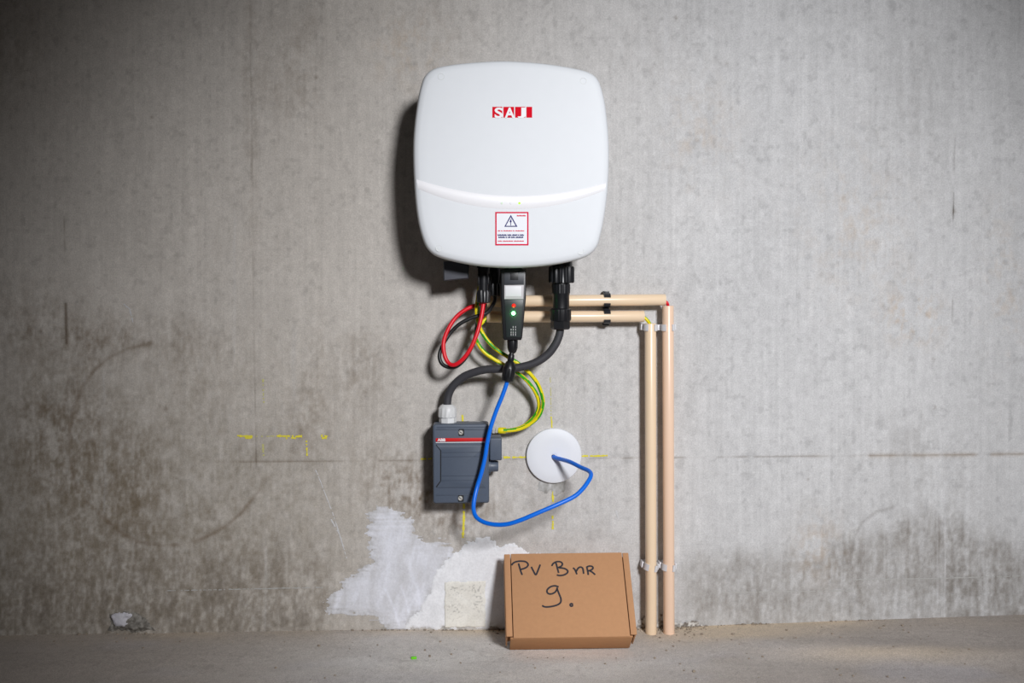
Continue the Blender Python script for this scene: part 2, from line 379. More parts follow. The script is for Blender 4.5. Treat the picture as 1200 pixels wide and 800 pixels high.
def t_skim(X, Y, s):
    th = 0.5 + 0.45*fbm(X/7 + Y/30, Y/26, 2, 4) + 0.35*smooth(0, 18, s) - 0.25 + 0.3*smooth(640, 600, Y)*fbm(X/30, Y/2.0, 4, 3)
    th = th - 0.35*smooth(0.45, 0.75, vn(X/4, Y/4, 6)) * smooth(9, 0, s)
    sw = np.exp(-(pdist(X, Y, [(478, 652), (482, 672), (490, 690), (492, 712)]) / 3)**2) + np.exp(-(pdist(X, Y, [(452, 690), (462, 712), (468, 732)]) / 1.6)**2) + np.exp(-(pdist(X, Y, [(470, 686), (476, 702), (479, 720)]) / 1.6)**2)
    return two(lin(196, 195, 197), lin(236, 238, 248), np.clip(th + 0.3*sw, 0, 1))
def t_white(X, Y, s):
    return two(lin(220, 221, 225), lin(240, 241, 245), np.clip(0.55 + 0.5*fbm(X/14, Y/14, 5, 4) + 0.3*smooth(0, 8, s) - 0.2*gauss(X, Y, 566, 640, 12, 8), 0, 1))
def t_plug(X, Y, s):
    c = two(lin(226, 223, 215), lin(240, 238, 231), np.clip(0.5 + 0.7*fbm(X/8, Y/8, 7, 3), 0, 1))
    pit = smooth(0.62, 0.8, vn(X/1.6, Y/1.6, 3)) * np.clip(gauss(X, Y, 534, 690, 10, 7) + gauss(X, Y, 560, 704, 7, 14) + gauss(X, Y, 532, 715, 9, 10) + 0.8*gauss(X, Y, 558, 686, 9, 6), 0, 1)
    return c * (1 - 0.42*pit[..., None])
SKIM = [(431,600),(440,594),(452,592),(464,596),(470,602),(484,608),(486,618),(488,629),(497,634),(512,633),(524,636),(534,641),(536,650),(526,664),(516,690),(505,712),(484,730),(470,738),(448,738),(444,727),(432,721),(415,719),(391,721),(380,714),(383,702),(394,690),(402,680),(410,671),(422,665),(437,660),(434,645),(432,630),(431,612)]
WHITE = [(474,736),(478,724),(490,716),(503,690),(512,665),(522,655),(534,646),(550,634),(560,630),(571,626),(579,630),(581,639),(588,638),(596,635),(607,639),(620,645),(648,652),(668,700),(660,737)]
patch('plaster_skim', SKIM, 0.0008, t_skim, wob=9, feather=8, brush=(18, 3), seed=3, label='thin lilac-white skim of plaster with brushed edges')
patch('plaster_patch', WHITE, 0.0016, t_white, wob=5, feather=4, brush=(7, 7), seed=6, label='thick bright white plaster patch')
patch('plastered_box', [(520.5,680.5),(569,679.5),(569.5,734),(521,735)], 0.0016, t_plug, wob=1.0, feather=1.5, brush=(9, 9), seed=8, base=0.0022, label='square of cream filler with pits')
patch('mortar_smear', [(632,558),(664,556),(661,577),(651,580),(645,574),(641,578),(630,574)], 0.0006, lambda X, Y, s: two(lin(150,148,144), lin(196,196,196), np.clip(0.5+0.9*fbm(X/5, Y/9, 4, 3), 0, 1)), wob=3, feather=3, seed=9)
patch('broken_plaster', [(124,740),(131,731),(128,720),(150,714),(158,718),(170,722),(177,733),(184,739)], 0.006, lambda X, Y, s: two(lin(104,100,94), lin(150,146,140), np.clip(0.4+1.2*fbm(X/3, Y/3, 2, 3), 0, 1)), wob=3, feather=8, seed=2, rough=0.004, label='grey crumbling mortar lump at the wall foot')
patch('broken_plaster', [(129,719),(150,714),(158,717),(159,722),(152,724),(148,732),(138,731),(133,727)], 0.003, lambda X, Y, s: two(lin(186,184,192), lin(206,205,212), np.clip(0.5+0.9*fbm(X/6, Y/6, 2, 3), 0, 1)), wob=3.5, feather=4, seed=5, base=0.0065, rough=0.0012, label='pale lilac flake of plaster')
patch('chipped_foot', [(746,736),(750,727),(757,722),(768,727),(774,718),(779,727),(800,730),(812,727),(832,732),(838,736),(800,738)], 0.002, lambda X, Y, s: two(lin(120,112,104), lin(214,211,206), np.clip(0.5+1.3*fbm(X/2.5, Y/2.5, 2, 3), 0, 1)), wob=5, feather=4, brush=(5, 4), seed=4, rough=0.0016, label='chipped gritty edge of the wall at the floor')
def ribbon(mb, pts, wpx, d, gap=0.0, step=2.0, jit=0.25, m=0, relief=True):
    """flat stroke on the wall along pixel points; gap = share of it missing"""
    seq = []
    for (ax, ay), (bx, by) in zip(pts[:-1], pts[1:]):
        n = max(1, int(math.hypot(bx-ax, by-ay) / step))
        seq += [(ax + (bx-ax)*k/n, ay + (by-ay)*k/n, (bx-ax), (by-ay)) for k in range(n)]
    seq.append((*pts[-1], pts[-1][0]-pts[-2][0], pts[-1][1]-pts[-2][1]))
    on = True; prev = None
    for x, y, dx, dy in seq:
        L = math.hypot(dx, dy); nx, ny = -dy/L, dx/L; h = wpx/2 * (1 + random.uniform(-jit, jit)*2); o = random.uniform(-jit, jit)
        cur = []
        for sgn in (-1, 1):
            qx, qy = x + nx*(h*sgn+o), y + ny*(h*sgn+o)
            rel = float(wall_relief(np.array([qx]), np.array([qy]))[0]) if relief else 0
            cur.append(P(qx, qy, d + max(rel, -0.0002)))
        if prev and on: mb.add([prev[0], cur[0], cur[1], prev[1]], [(0, 1, 2, 3)], m)
        if gap: on = random.random() > gap
        prev = cur
    return mb
def marks(name, strokes, material):
    for s in strokes:
        mb = MB()
        for sub in (s if isinstance(s, list) else [s]): ribbon(mb, *sub[:1], sub[1]*1.15, 0.0007, sub[2]*0.7)
        mb.build(name, material, wall, smooth=False)
marks('chalk_mark', [
    [([(278,510.5),(296,511.5)], 2.0, .15), ([(287,512.5),(295,512.5)], 2.0, .1)],
    [([(322,510.6),(356,511.2)], 2.0, .12), ([(333,513.4),(347,513)], 1.8, .25)],
    [([(376,510.5),(384,510.8)], 2.2, .1), ([(377,513),(383,513)], 1.8, .2)],
    [([(493,537.6),(508,537)], 1.6, .15)], [([(586,535.8),(618,535.4)], 1.8, .1)], [([(681,534.2),(712,533.8)], 1.5, .1)],
    [([(543.5,590),(543.8,604),(542.5,630)], 2.0, .1)], [([(648,562),(648,588)], 1.8, .12)], [([(647.6,604),(648,620)], 1.6, .1)],
    [([(646,488),(647,501)], 1.6, .15)], [([(542,486),(542.3,496)], 1.6, .1)], [([(359,516),(360,534)], 1.4, .3)]], M_chalk)
marks('chalk_mark', [[([(308,440),(309,472)], 1.5, .45)], [([(308,520),(309,534)], 2.0, .35)], [([(300,511),(322,511)], 1.0, .4)], [([(645,440),(646,486)], .9, .5)]], M_chalkp)
marks('scratch', [[([(370,550),(377,568),(388,596),(398,626),(407,656)], .9, .35)], [([(388,608),(398,626),(402,640)], 1.2, .4)], [([(145,356),(152,362),(156,378)], 1.2, .35)], [([(722,598),(725,608)], 1.4, .3)]], M_scr)
marks('scratch', [[([(194,692),(378,688)], .9, .3)], [([(845,694),(1000,692)], .9, .2)], [([(1000,679),(1100,677.5),(1200,674.5)], .9, .15)], [([(930,733),(1060,727.5)], 1.2, .1)]], M_scr2)

# ------------------------------------------------------------------ floor
CONT = [(-500, 752), (0, 744), (194, 741.5), (448, 737.5), (600, 737.6), (780, 735.2), (860, 731.5), (1000, 727), (1200, 720), (1700, 705)]
CX = np.array([P(x, y).x for x, y in CONT]); CZ = np.array([P(x, y).z for x, y in CONT])
def zfloor(x, y):
    x = np.asarray(x, float); y = np.asarray(y, float)
    z = np.interp(x, CX, CZ) * np.exp(-(y/0.35)**2)
    z = z + 0.0009 * fbm(x*7 + 50, y*12 + 50, 4, 3) * smooth(0.30, 0.42, np.abs(x - 0.06)) + 0.0002*fbm(x*120, y*160, 6, 2)
    ridge = -0.09 - 0.10*np.clip((x-0.35)/0.5, 0, 1)
    return z + 0.004*np.exp(-((y - ridge)/0.035)**2) * smooth(0.33, 0.5, x) - 0.003*np.exp(-((y - ridge + 0.06)/0.04)**2) * smooth(0.33, 0.5, x)
def ffloor(U, V):
    Zf = zfloor(U, V)
    base = np.array(lin(172, 164, 158)); sand = np.array(lin(222, 202, 174)); lil = np.array(lin(176, 172, 175)); dk = np.array(lin(132, 124, 118))
    f = 1 + 0.08*fbm(U*14, V*30, 0, 4) + 0.06*fbm(U*220, V*220, 3, 2) + 0.05*fbm(U*20, V*160, 5, 3)
    c = base * f[..., None]
    mix = lambda c, col, a: c*(1-np.clip(a,0,1)[...,None]) + col*np.clip(a,0,1)[...,None]
    c = mix(c, lil, 0.6*smooth(0.0, 0.5, fbm(U*5+3, V*12, 7, 3)))
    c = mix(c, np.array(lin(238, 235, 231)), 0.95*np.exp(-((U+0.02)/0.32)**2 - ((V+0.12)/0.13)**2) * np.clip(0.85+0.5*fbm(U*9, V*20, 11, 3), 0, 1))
    near = np.exp(-(np.abs(V)/0.030)**1.5)
    c = mix(c, sand, near * np.clip(0.5 + 0.7*fbm(U*6, V*10, 9, 3) + 0.5*np.exp(-((U-0.12)/0.25)**2), 0, 0.9))
    c = mix(c, sand, 0.55*np.exp(-((V+0.045)/0.03)**2) * np.exp(-((U-0.36)/0.14)**2))
    c = mix(c, sand, 0.45*np.exp(-((V+0.15+0.1*(U-0.6))/0.025)**2) * np.exp(-((U-0.56)/0.16)**2))
    c = mix(c, dk, 0.22*smooth(0.42, 0.62, fbm(U*110, V*110, 2, 2)))
    return np.stack([U, V, Zf], -1), c, None
fxs = np.concatenate([np.linspace(-2.4, -0.9, 50)[:-1], np.arange(-0.9, 0.9, 0.0035), np.linspace(0.9, 2.4, 50)])
fys = np.concatenate([np.linspace(-2.6, -0.32, 60)[:-1], np.arange(-0.32, 0.012, 0.0035)])
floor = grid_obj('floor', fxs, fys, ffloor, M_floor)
tag(floor, 'dusty grey screed floor at the foot of the wall', kind='structure')

# ------------------------------------------------------------------ inverter
OUT = [(498.5,88.5),(509,80.5),(530,76),(560,73),(589.5,71.7),(615,72.8),(640,75),(670,79.7),(690,85),(701,94.5),(708,117),(712,148),(713.6,180),(712.3,218),(708.7,250),(703.3,277),(697.5,292),(684,302),(656,309),(625,312.6),(593,313.6),(558,311),(520,303),(502.5,293.5),(493.5,274),(488,246),(485,208),(484.2,172),(486,144),(489.6,118),(493.5,100)]
DF = 0.130
outw = [Vector((P(x, y, DF).x, 0, P(x, y, DF).z)) for x, y in OUT]
oc = cat(outw, 6, True); cc = P(599, 193, DF); cc = Vector((cc.x, 0, cc.z))
ang = np.array([math.atan2(p.z - cc.z, p.x - cc.x) for p in oc]); rad = np.array([(p - cc).length for p in oc]); oo = np.argsort(ang)
angs = np.concatenate([ang[oo]-2*math.pi, ang[oo], ang[oo]+2*math.pi]); rads = np.tile(rad[oo], 3)
PROF = [(0, .1405), (.3, .1404), (.6, .1401), (.85, .1396), (.93, .1391), (.972, .1380), (.990, .1350), (1.0, .1300)]
def cover_d(x, z):
    a = math.atan2(z - cc.z, x - cc.x); s = math.hypot(x - cc.x, z - cc.z) / np.interp(a, angs, rads)
    return float(np.interp(s, [p[0] for p in PROF], [p[1] for p in PROF]))
def on_cover(px, py, off=0.0003):
    d = 0.138
    for _ in range(3): q = P(px, py, d); d = cover_d(q.x, q.z) + off
    return P(px, py, d)
inv = thing('solar_inverter', (cc.x, -0.07, cc.z - 0.15), 'white curved solar inverter box with red logo mounted on the wall', 'inverter')
mb = MB()
ringsl = [[Vector((cc.x + (p.x-cc.x)*.97, -.100, cc.z + (p.z-cc.z)*.97)) for p in oc], [Vector((p.x, -.102, p.z)) for p in oc]]
for s, d in reversed(PROF[1:]): ringsl.append([Vector((cc.x + (p.x-cc.x)*s, -d, cc.z + (p.z-cc.z)*s)) for p in oc])
mb.rings(ringsl, True, False); n = len(oc); k = len(mb.v) - n; mb.v.append(Vector((cc.x, -.1405, cc.z))); 
for i in range(n): mb.f.append((k+i, k+(i+1) % n, len(mb.v)-1)); mb.m.append(0)
cover = mb.build('front_cover', M_white, inv, ang=60); cover['label'] = 'glossy white bowed front cover'
b0 = P(503, 300, .1); b1 = P(699, 86, .1)
MB().slab(rrect(b0.x+.008, b0.z+.012, b1.x-.008, b1.z-.008, .02), .022, .100, 0).build('housing', M_hous, inv)
MB().box(((b0.x+b1.x)/2, -.0125, (b0.z+b1.z)/2+.03), (.2, .021, .12), bev=.002).build('mounting_bracket', M_dark, inv)
for i in range(9):
    x = b0.x + .03 + i*(b1.x-b0.x-.06)/8
    MB().box((x, -.0205, b1.z-.06), (.003, .02, .09)).build('heat_fin', M_hous, inv)
# pearl strip
mb = MB(); N = 40
tp = lambda t: (486.5 + t*(711.8-486.5), 209.5 + (213.5-209.5)*t + 4*t*(1-t)*18.0)
bt = lambda t: (488.2 + t*(710.2-488.2), 220.5 + (222.5-220.5)*t + 4*t*(1-t)*23.5)
rows = []
for i in range(N+1):
    t = 0.006 + 0.988*i/N; a = tp(t); b = bt(t)
    rows.append([on_cover(a[0] + (b[0]-a[0])*k, a[1] + (b[1]-a[1])*k, h) for k, h in ((0, .0000), (.05, .0005), (.5, .0006), (.95, .0005), (1, .0000))])
vs = [p for r in rows for p in r]; fs = [(i*5+k, (i+1)*5+k, (i+1)*5+k+1, i*5+k+1) for i in range(N) for k in range(4)]
strip = mb.add(vs, fs).build('light_strip', M_band, inv, ang=60); strip['label'] = 'pearly curved band across the cover'
def disc(parent, name, c, r, h, material, dirn=(0, -1, 0), seg=20, dome=False):
    prof = [(0, r), (h*.6, r), (h, r*.8)] if not dome else [(0, r), (h*.35, r*.94), (h*.7, r*.7), (h*.93, r*.35), (h, r*.05)]
    return MB().lathe(c, dirn, prof, seg).build(name, material, parent)
for (px, m_) in ((588, M_ledf), (598.7, M_wprint), (608.7, M_ledy)):
    disc(strip, 'indicator_lamp', on_cover(px, 238, .0004), .0017, .0007, m_, seg=14)
for px, py in ((517, 90), (683.5, 95), (514.5, 291), (680.5, 294.5)):
    MB().lathe(on_cover(px, py, -.0012), (0, -1, 0), [(0, .0052), (.00125, .0052), (.0014, .0050), (.0014, .0040), (.0010, .0038), (.0010, .0002)], 24).build('screw_cap', M_capw, cover)
def flat(name, polys, material, parent, fn, th=0.0):
    """flat print: polygons of pixel points laid on a surface"""
    mb = MB()
    for poly in polys: mb.add([fn(x, y) for x, y in poly], [tuple(range(len(poly)))])
    return mb.build(name, material, parent, smooth=False)
def R4(x0, y0, x1, y1): return [(x0, y0), (x0, y1), (x1, y1), (x1, y0)]
logo = None
for x0, x1, sk in ((577, 588.6, 0), (590, 602.4, 0), (603.7, 615.6, 0), (616.9, 623.6, 0)):
    t_ = flat('logo_tile', [R4(x0, 125.1, x1, 137.8)], M_logo, cover, lambda x, y: on_cover(x, y, .0003))
    logo = logo or t_
def text(name, body, px0, py0, px1, py1, material, parent, fn, bold=0.0, al='CENTER'):
    """lettering filling the pixel box, laid on a surface"""
    cu = bpy.data.curves.new(name, 'FONT'); cu.body = body; cu.size = 1; cu.offset = bold; cu.fill_mode = 'FRONT'; cu.resolution_u = 4
    ob = bpy.data.objects.new(name, cu); COL.objects.link(ob)
    bpy.context.view_layer.update()
    me = bpy.data.meshes.new_from_object(ob.evaluated_get(bpy.context.evaluated_depsgraph_get()))
    bpy.data.objects.remove(ob)
    xs_ = [v.co.x for v in me.vertices]; ys_ = [v.co.y for v in me.vertices]
    x0, x1, y0, y1 = min(xs_), max(xs_), min(ys_), max(ys_); o0 = ORG[parent.name]
    for v in me.vertices:
        q = fn(px0 + (v.co.x-x0)/(x1-x0)*(px1-px0), py1 - (v.co.y-y0)/(y1-y0)*(py1-py0)); v.co = q - o0
    me.materials.clear(); me.materials.append(material)
    return link(name, me, parent)
fl = lambda x, y: on_cover(x, y, .0006)
text('logo_letter', 'S', 579.6, 125.9, 589.2, 138.4, M_wprint, cover, fl, .03)
text('logo_letter', 'A', 591.4, 125.9, 603.2, 138.4, M_wprint, cover, fl, .03)
text('logo_letter', 'J', 606.6, 125.9, 615.9, 138.4, M_wprint, cover, fl, .035)
# warning sticker
fs_ = lambda o: (lambda x, y: on_cover(x, y, o))
stk = flat('warning_sticker', [R4(580.4, 248.2, 619.4, 287.4)], M_swhite, cover, fs_(.0003)); stk['label'] = 'square red-bordered electric shock warning sticker'
flat('sticker_border', [R4(580.4,248.2,619.4,249.8), R4(580.4,285.8,619.4,287.4), R4(580.4,249.8,582.0,285.8), R4(617.8,249.8,619.4,285.8)], M_sred, stk, fs_(.0006))
tri = [(598.6,251.6),(591.0,265.6),(606.4,265.6)]; tin = [(598.6,254.2),(592.9,264.5),(604.4,264.5)]
flat('warning_triangle', [[tri[i], tri[(i+1) % 3], tin[(i+1) % 3], tin[i]] for i in range(3)], M_sblue, stk, fs_(.0006))
flat('lightning_bolt', [[(599.2,255.6),(596.9,260.2),(598.4,260.0),(599.3,259.6)], [(598.2,259.7),(599.8,258.6),(598.9,261.4),(598.9,264.0),(598.2,264.0)]], M_sblue, stk, fs_(.0006))
fx = fs_(.0006)
def print_line(x0, x1, y0, y1, words, material):
    """a line of print too small to read in the photo: one row of word-long strokes"""
    tot = sum(words) + 0.7*(len(words)-1); k = (x1-x0)/tot; x = x0; polys = []
    for w_ in words:
        n_ = max(1, int(w_)); c_ = w_*k/n_
        for i in range(n_):
            up = 0.0 if (i*7 + n_) % 3 else 0.25*(y1-y0)
            polys.append(R4(x + i*c_ + .08*c_, y0 + up, x + (i+1)*c_ - .1*c_, y1))
        x += (w_ + 0.7)*k
    flat('sticker_print', polys, material, stk, fx)
print_line(605.6, 616.4, 251.8, 253.4, [8], M_sred)
print_line(583.2, 614.4, 269.8, 270.9, [3, 2, 10, 2, 10], M_sred)
print_line(583.2, 614.0, 274.4, 276.2, [11, 5, 6, 2, 5], M_sblue)
print_line(584.0, 613.2, 277.0, 278.8, [8, 2, 3, 5, 9], M_sblue)
print_line(583.4, 614.0, 281.8, 283.0, [5, 12, 12], M_sred)
# isolator below the housing
mb = MB(); a = [P(519, 306, .085), P(550, 306, .085), P(549, 326.3, .085), (P(520, 329, .085))]
mb.rings([[Vector((p.x, -.045, p.z)) for p in a], [Vector((p.x, -.083, p.z)) for p in a], [Vector((p.x + (.0015 if i in (0, 3) else -.0015), -.085, p.z + (.0015 if i > 1 else 0))) for i, p in enumerate(a)]])
mb.build('switch_shroud', M_dark, inv, smooth=False)
for px, d, r in ((567, .072, .011), (579, .05, .011), (601.5, .088, .016), (658, .078, .017)):
    p = P(px, 309, d); MB().lathe(p, (0, 0, -1), [(-.014, r), (.006, r), (.006, r*.85), (.012, r*.85)], 20).build('bottom_socket', M_black, inv)

# ------------------------------------------------------------------ plug-in logger below the inverter
dl = .102
dong = thing('data_logger', P(601, 398, dl-.012), 'black plug-in data logger stick with lit green lamp under the inverter', 'data logger')
def hexo(pts, d): return [(P(x, y, d).x, P(x, y, d).z) for x, y in pts]
MB().slab(hexo([(587,315),(616.6,315),(616.4,350),(615.4,360),(612,396),(610.5,398.5),(591,398.5),(589.3,396),(587.6,360),(587,350)], dl), dl-.026, dl, .002).build('shell', M_black, dong)
face = MB().slab(hexo([(591,351),(613.4,351),(612.6,360),(610.4,395),(593.4,395),(591.8,360)], dl+.0008), dl-.001, dl+.0008, .0003).build('front_panel', M_face, dong)
MB().slab(hexo([(591,318.6),(614,318.6),(613.8,333),(591,333)], dl+.0008), dl-.001, dl+.0008, .0003).build('clip_panel', M_dtop, dong)
MB().slab(hexo([(598,319),(607.4,319),(607.2,328),(598,328)], dl+.001), dl-.001, dl+.0014, .0002).build('latch', M_black, dong)
lab = MB().slab(hexo([(591,334),(613.8,334),(613.4,350.4),(591,350.4)], dl+.001), dl-.001, dl+.0012, .0002).build('label_plate', M_dlab, dong)
MB().slab(hexo([(592.4,335.2),(611,335.2),(611,347),(592.4,347)], dl+.0016), dl, dl+.0016, .0002).build('label_window', M_clipw, lab)
disc(dong, 'red_lamp', P(602, 358, dl+.0006), .0032, .0024, M_ledr, dome=True); gl_ = disc(dong, 'green_lamp', P(601.7, 367, dl+.0006), .0028, .0024, M_ledg, dome=True)
ll = bpy.data.lights.new('green_glow', 'POINT'); ll.energy = .006; ll.color = (.05, 1, .15); ll.shadow_soft_size = .0015; lg = bpy.data.objects.new('green_glow', ll); COL.objects.link(lg); lg.parent = gl_; lg.location = P(601.7, 367, dl+.0075) - ORG[gl_.name]
flat('fine_print', [R4(x, y, x+.7, y+2.2) for x in (598.6, 601, 603.8) for y in (382, 385, 388.4, 391) if not (x < 599 and y < 384)], M_dlab, face, lambda x, y: P(x, y, dl+.0011))
mb = MB(); c0 = P(600.5, 397, dl-.013); s_ = ppx(dl-.013)
mb.lathe(c0, (0, 0, -1), [(0, 5.8*s_), (2*s_, 6.4*s_), (10*s_, 6.2*s_), (12*s_, 5.6*s_), (15*s_, 4.6*s_), (17*s_, 3*s_)], rib=(9, .0008, 2*s_, 9*s_)).build('cable_gland', M_black, dong)

def vl(name, cx, d, prof, material, parent, rib=None, seg=24, dx=0.0):
    """turned part on an upright axis: prof = (pixel row, half width in pixels)"""
    s = ppx(d); a = P(cx, prof[0][0], d); e = P(cx + dx, prof[-1][0], d)
    pr = [((y - prof[0][0])*s, r*s) for y, r in prof]
    rb = (rib[0], rib[1], (rib[2]-prof[0][0])*s - 1e-6, (rib[3]-prof[0][0])*s + 1e-6) if rib else None
    return MB().lathe(a, e - a, pr, seg, rb).build(name, material, parent)
# mains connector
dc = .078
con = thing('mains_connector', P(657, 386, dc), 'large black ribbed mains plug under the right of the inverter', 'connector')
vl('ribbed_ring', 658, dc, [(312, 14), (313.5, 15.2), (330, 15.2), (331.5, 14)], M_black, con, (14, .0022, 313.5, 330))
bd = vl('plug_body', 657.4, dc, [(330, 9.8), (332.5, 10.4), (345, 10.2), (346, 9.8), (361, 9.8)], M_black, con)
vl('grip_band', 657.4, dc, [(333, 10.9), (343.5, 10.7)], M_black, bd, (18, .0007, 333, 343.5))
vl('collar', 657, dc, [(361, 10), (362.4, 12.4), (374, 12.4), (376, 11.4)], M_black, con, (20, .0006, 362.4, 374))
vl('hex_nut', 656.5, dc, [(376, 11.4), (384.5, 11.4), (386, 10)], M_black, con, seg=6)
def pp(pts): return [P(*p) for p in pts]
def cable(name, pts, r, material, label, cat_='cable', group=None, n=8, seg=12, stripe=None, parent=None):
    o = MB().tube(cat(pp(pts), n), r, seg, 0, stripe).build(name, material, parent, ang=80)
    return tag(o, label, cat_, group)
cable('mains_cable', [(656.5, 384, dc), (655.5, 392, dc), (651, 403, .078), (642, 415, .076), (628, 424.5, .074), (610, 430, .07), (590, 432, .066), (572, 432.5, .06), (556, 436, .054), (542, 442, .048), (531, 452, .043), (525.5, 463, .040), (523.8, 476, .040)], .0064, M_blackr, 'thick black mains cable bending from the ribbed plug to the switch box')
# solar plugs
for cx, d, y1, lb in ((566.5, .072, 355, 'black solar plug with a red cable in front'), (580, .050, 347, 'black solar plug half hidden behind the data logger')):
    t_ = thing('solar_plug', P(cx, y1, d), lb, 'connector', 'solar plugs under the inverter')
    vl('plug_shell', cx, d, [(314, 6.2), (322, 6.9), (333, 6.1), (y1-14, 5.8)], M_black, t_, seg=12)
    vl('ribbed_nut', cx, d, [(y1-15, 6.9), (y1-12, 8.1), (y1-1, 7.9), (y1, 5.4)], M_black, t_, (9, .0016, y1-13, y1-1))
    for sx in (-1, 1): MB().box(P(cx + sx*5.6, 327, d + .002), (.003, .006, .017), bev=.0008).build('latch_arm', M_black, t_)
cable('solar_cable', [(566.7, 352, .072), (566, 360, .073), (563.5, 374, .077), (558.5, 392, .082), (551, 409, .084), (541.5, 421.5, .083), (532, 427.5, .08), (525, 424.5, .076), (520.5, 414, .073), (520, 400, .069), (525.5, 385, .062), (534.5, 371.5, .055), (546, 362.5, .047), (559, 357, .04), (570, 353.5, .0305), (578, 352, .0295)], .0033, M_red, 'red solar cable looping below the inverter')
cable('solar_cable', [(580, 345, .050), (580, 352, .050), (577, 358, .049), (571, 366, .056), (562, 369.5, .060), (551, 373, .060), (538, 380, .060), (527, 391, .060), (519, 404, .063), (515, 416, .066), (517.5, 425.5, .068), (525, 430, .070), (534, 429.5, .070), (543, 422.5, .070), (550.5, 411, .068), (555.5, 399, .062), (558, 388, .049), (560, 376, .042), (565, 364, .033), (571, 354.5, .022), (578, 353, .0215)], .0031, M_bcable, 'thin black solar cable looping just behind the red one')
# earth wires
EA = [(562, 336, .036), (558.7, 358, .047), (559, 370, .0525), (561, 380, .0545), (565, 389.5, .053), (573, 401, .055), (584, 411, .056), (596, 418.5, .056), (609, 427, .055), (621, 437.5, .053), (630, 449.5, .05), (635.2, 463, .047), (636, 475, .044), (631.5, 487, .041), (622, 496, .038), (610, 502, .036), (598, 504.2, .0350), (590, 504.2, .0347)]
EB = [(578, 370.5, .0255), (571, 372, .0275), (565, 378, .031), (559, 385, .038), (557, 393, .042), (560, 402, .049), (566.5, 411.5, .051), (577.5, 420, .052), (589, 426.5, .052), (603, 434.5, .05), (616, 444.5, .045), (626, 457, .041), (631, 469, .037), (630.5, 480, .034), (624.5, 490, .031), (613, 499.5, .0285), (600, 503.6, .0280), (590, 504.2, .0278)]
cable('earth_wire', EA, .0032, [M_grn, M_yel], 'upper green and yellow earth wire, outer curve of the loop', stripe=(1.3, 2), seg=14, group='earth wires')
cable('earth_wire', EB, .0032, [M_grn, M_yel], 'lower green and yellow earth wire, inner curve of the loop', stripe=(1.5, 5), seg=14, group='earth wires')

# ------------------------------------------------------------------ switch box
da = .066
sw = thing('isolator_switch', P(540, 589.5, .03), 'dark slate isolator switch box with red strip below the inverter', 'switch')
MB().slab(rect(507.6, 496.6, 573.0, 590.0, .036, .004), .0008, .036, .001).build('base', M_abbd, sw)
lid = MB().slab(rect(507.8, 496.8, 572.6, 589.6, da, .0035), .0365, da, .0022).build('lid', M_abb, sw)
MB().slab(XZ([(511.5,521),(516.8,527.5),(516.8,563.5),(511.5,571),(569,571),(564,563.5),(564,527.5),(569,521)], da), da-.001, da+.0016, .0008).build('raised_panel', M_abb, lid)
def bar(parent, name, x0, y0, x1, y1, d0, d1, material, bev=.0003): return MB().slab(rect(x0, y0, x1, y1, d1), d0, d1, bev).build(name, material, parent)
bar(lid, 'top_ridge', 512, 499.5, 569, 501.2, da-.001, da+.0010, M_abb); 
bar(lid, 'ridge', 543.6, 502.6, 569, 503.6, da-.001, da+.0012, M_abb); bar(lid, 'ridge', 511, 502.6, 538, 503.6, da-.001, da+.0012, M_abb)
for y in (529.5, 534.6, 557, 562.4): bar(lid, 'ridge', 518, y, 563, y+.8, da+.0010, da+.0026, M_abb)
bar(lid, 'ridge', 511, 579.3, 569, 580.4, da-.001, da+.0012, M_abb)
st = bar(lid, 'red_strip', 510.6, 512.8, 569.5, 517.4, da-.0005, da+.0008, M_ared, .0002); st['label'] = 'red maker strip'
bar(lid, 'white_line', 510.6, 517.5, 569.5, 518.8, da-.0005, da+.0006, M_wprint, .0002)
text('maker_letters', 'ABB', 512.6, 513.5, 522, 517, M_wprint, st, lambda x, y: P(x, y, da+.0011), .04)
for px, py in ((540, 506.5), (539.4, 583.6)):
    po = MB().slab(rect(px-2.4, py-4, px+4, py+4, da+.0011, .001), da-.001, da+.0011, .0002).build('screw_pocket', M_groove, lid)
    sc = disc(po, 'screw', P(px, py, da+.001), .0036, .0016, M_steel); MB().box(P(px, py, da+.0028), (.0052, .0006, .0009), rot=Matrix.Rotation(.6, 3, 'Y')).build('screw_slot', M_groove, po)
for pts in ([(511.2,521),(516.4,527.6),(516.4,563.4),(511.2,570.5)],):
    mb = MB(); ribbon(mb, pts, 1.2, da+.0004, jit=0, relief=False); mb.build('groove', M_groove, lid, smooth=False)
hd = MB().slab(rect(574.0, 513, 588, 539.5, .05, .002), .014, .05, .002).build('side_handle', M_abb, sw)
MB().slab(rect(572.6, 520, 575.5, 533, .045), .016, .045, .0005).build('handle_shaft', M_abbd, hd)
c0 = P(572, 546, .03); MB().lathe(c0, (1, 0, 0), [(0, .0125), (.004, .0125), (.0042, .0095), (.0155, .0088), (.0165, .008)], 20).build('side_knob', M_abb, sw)
p = P(557, 496.4, .03); MB().lathe(p, (0, 0, 1), [(-.001, .0125), (.0024, .0125), (.0034, .011)], 20).build('blanking_plug', M_gland, sw)
gl = thing('cable_gland', P(524.5, 496, .040), 'light grey ribbed cable gland on top of the switch box', 'cable gland')
vl('lock_ring', 524.8, .040, [(488.5, 9.6), (490, 10.2), (496.4, 10.2)], M_gland, gl, seg=8)
vl('dome_nut', 524.2, .040, [(473.6, 6.2), (475, 8.2), (478, 10.8), (488, 11), (489, 10)], M_gland, gl, (12, .0009, 478, 488))
lug = thing('earth_lug', P(579, 509, .03), 'shiny earth screw with yellow sleeved lug beside the switch box', 'earth lug')
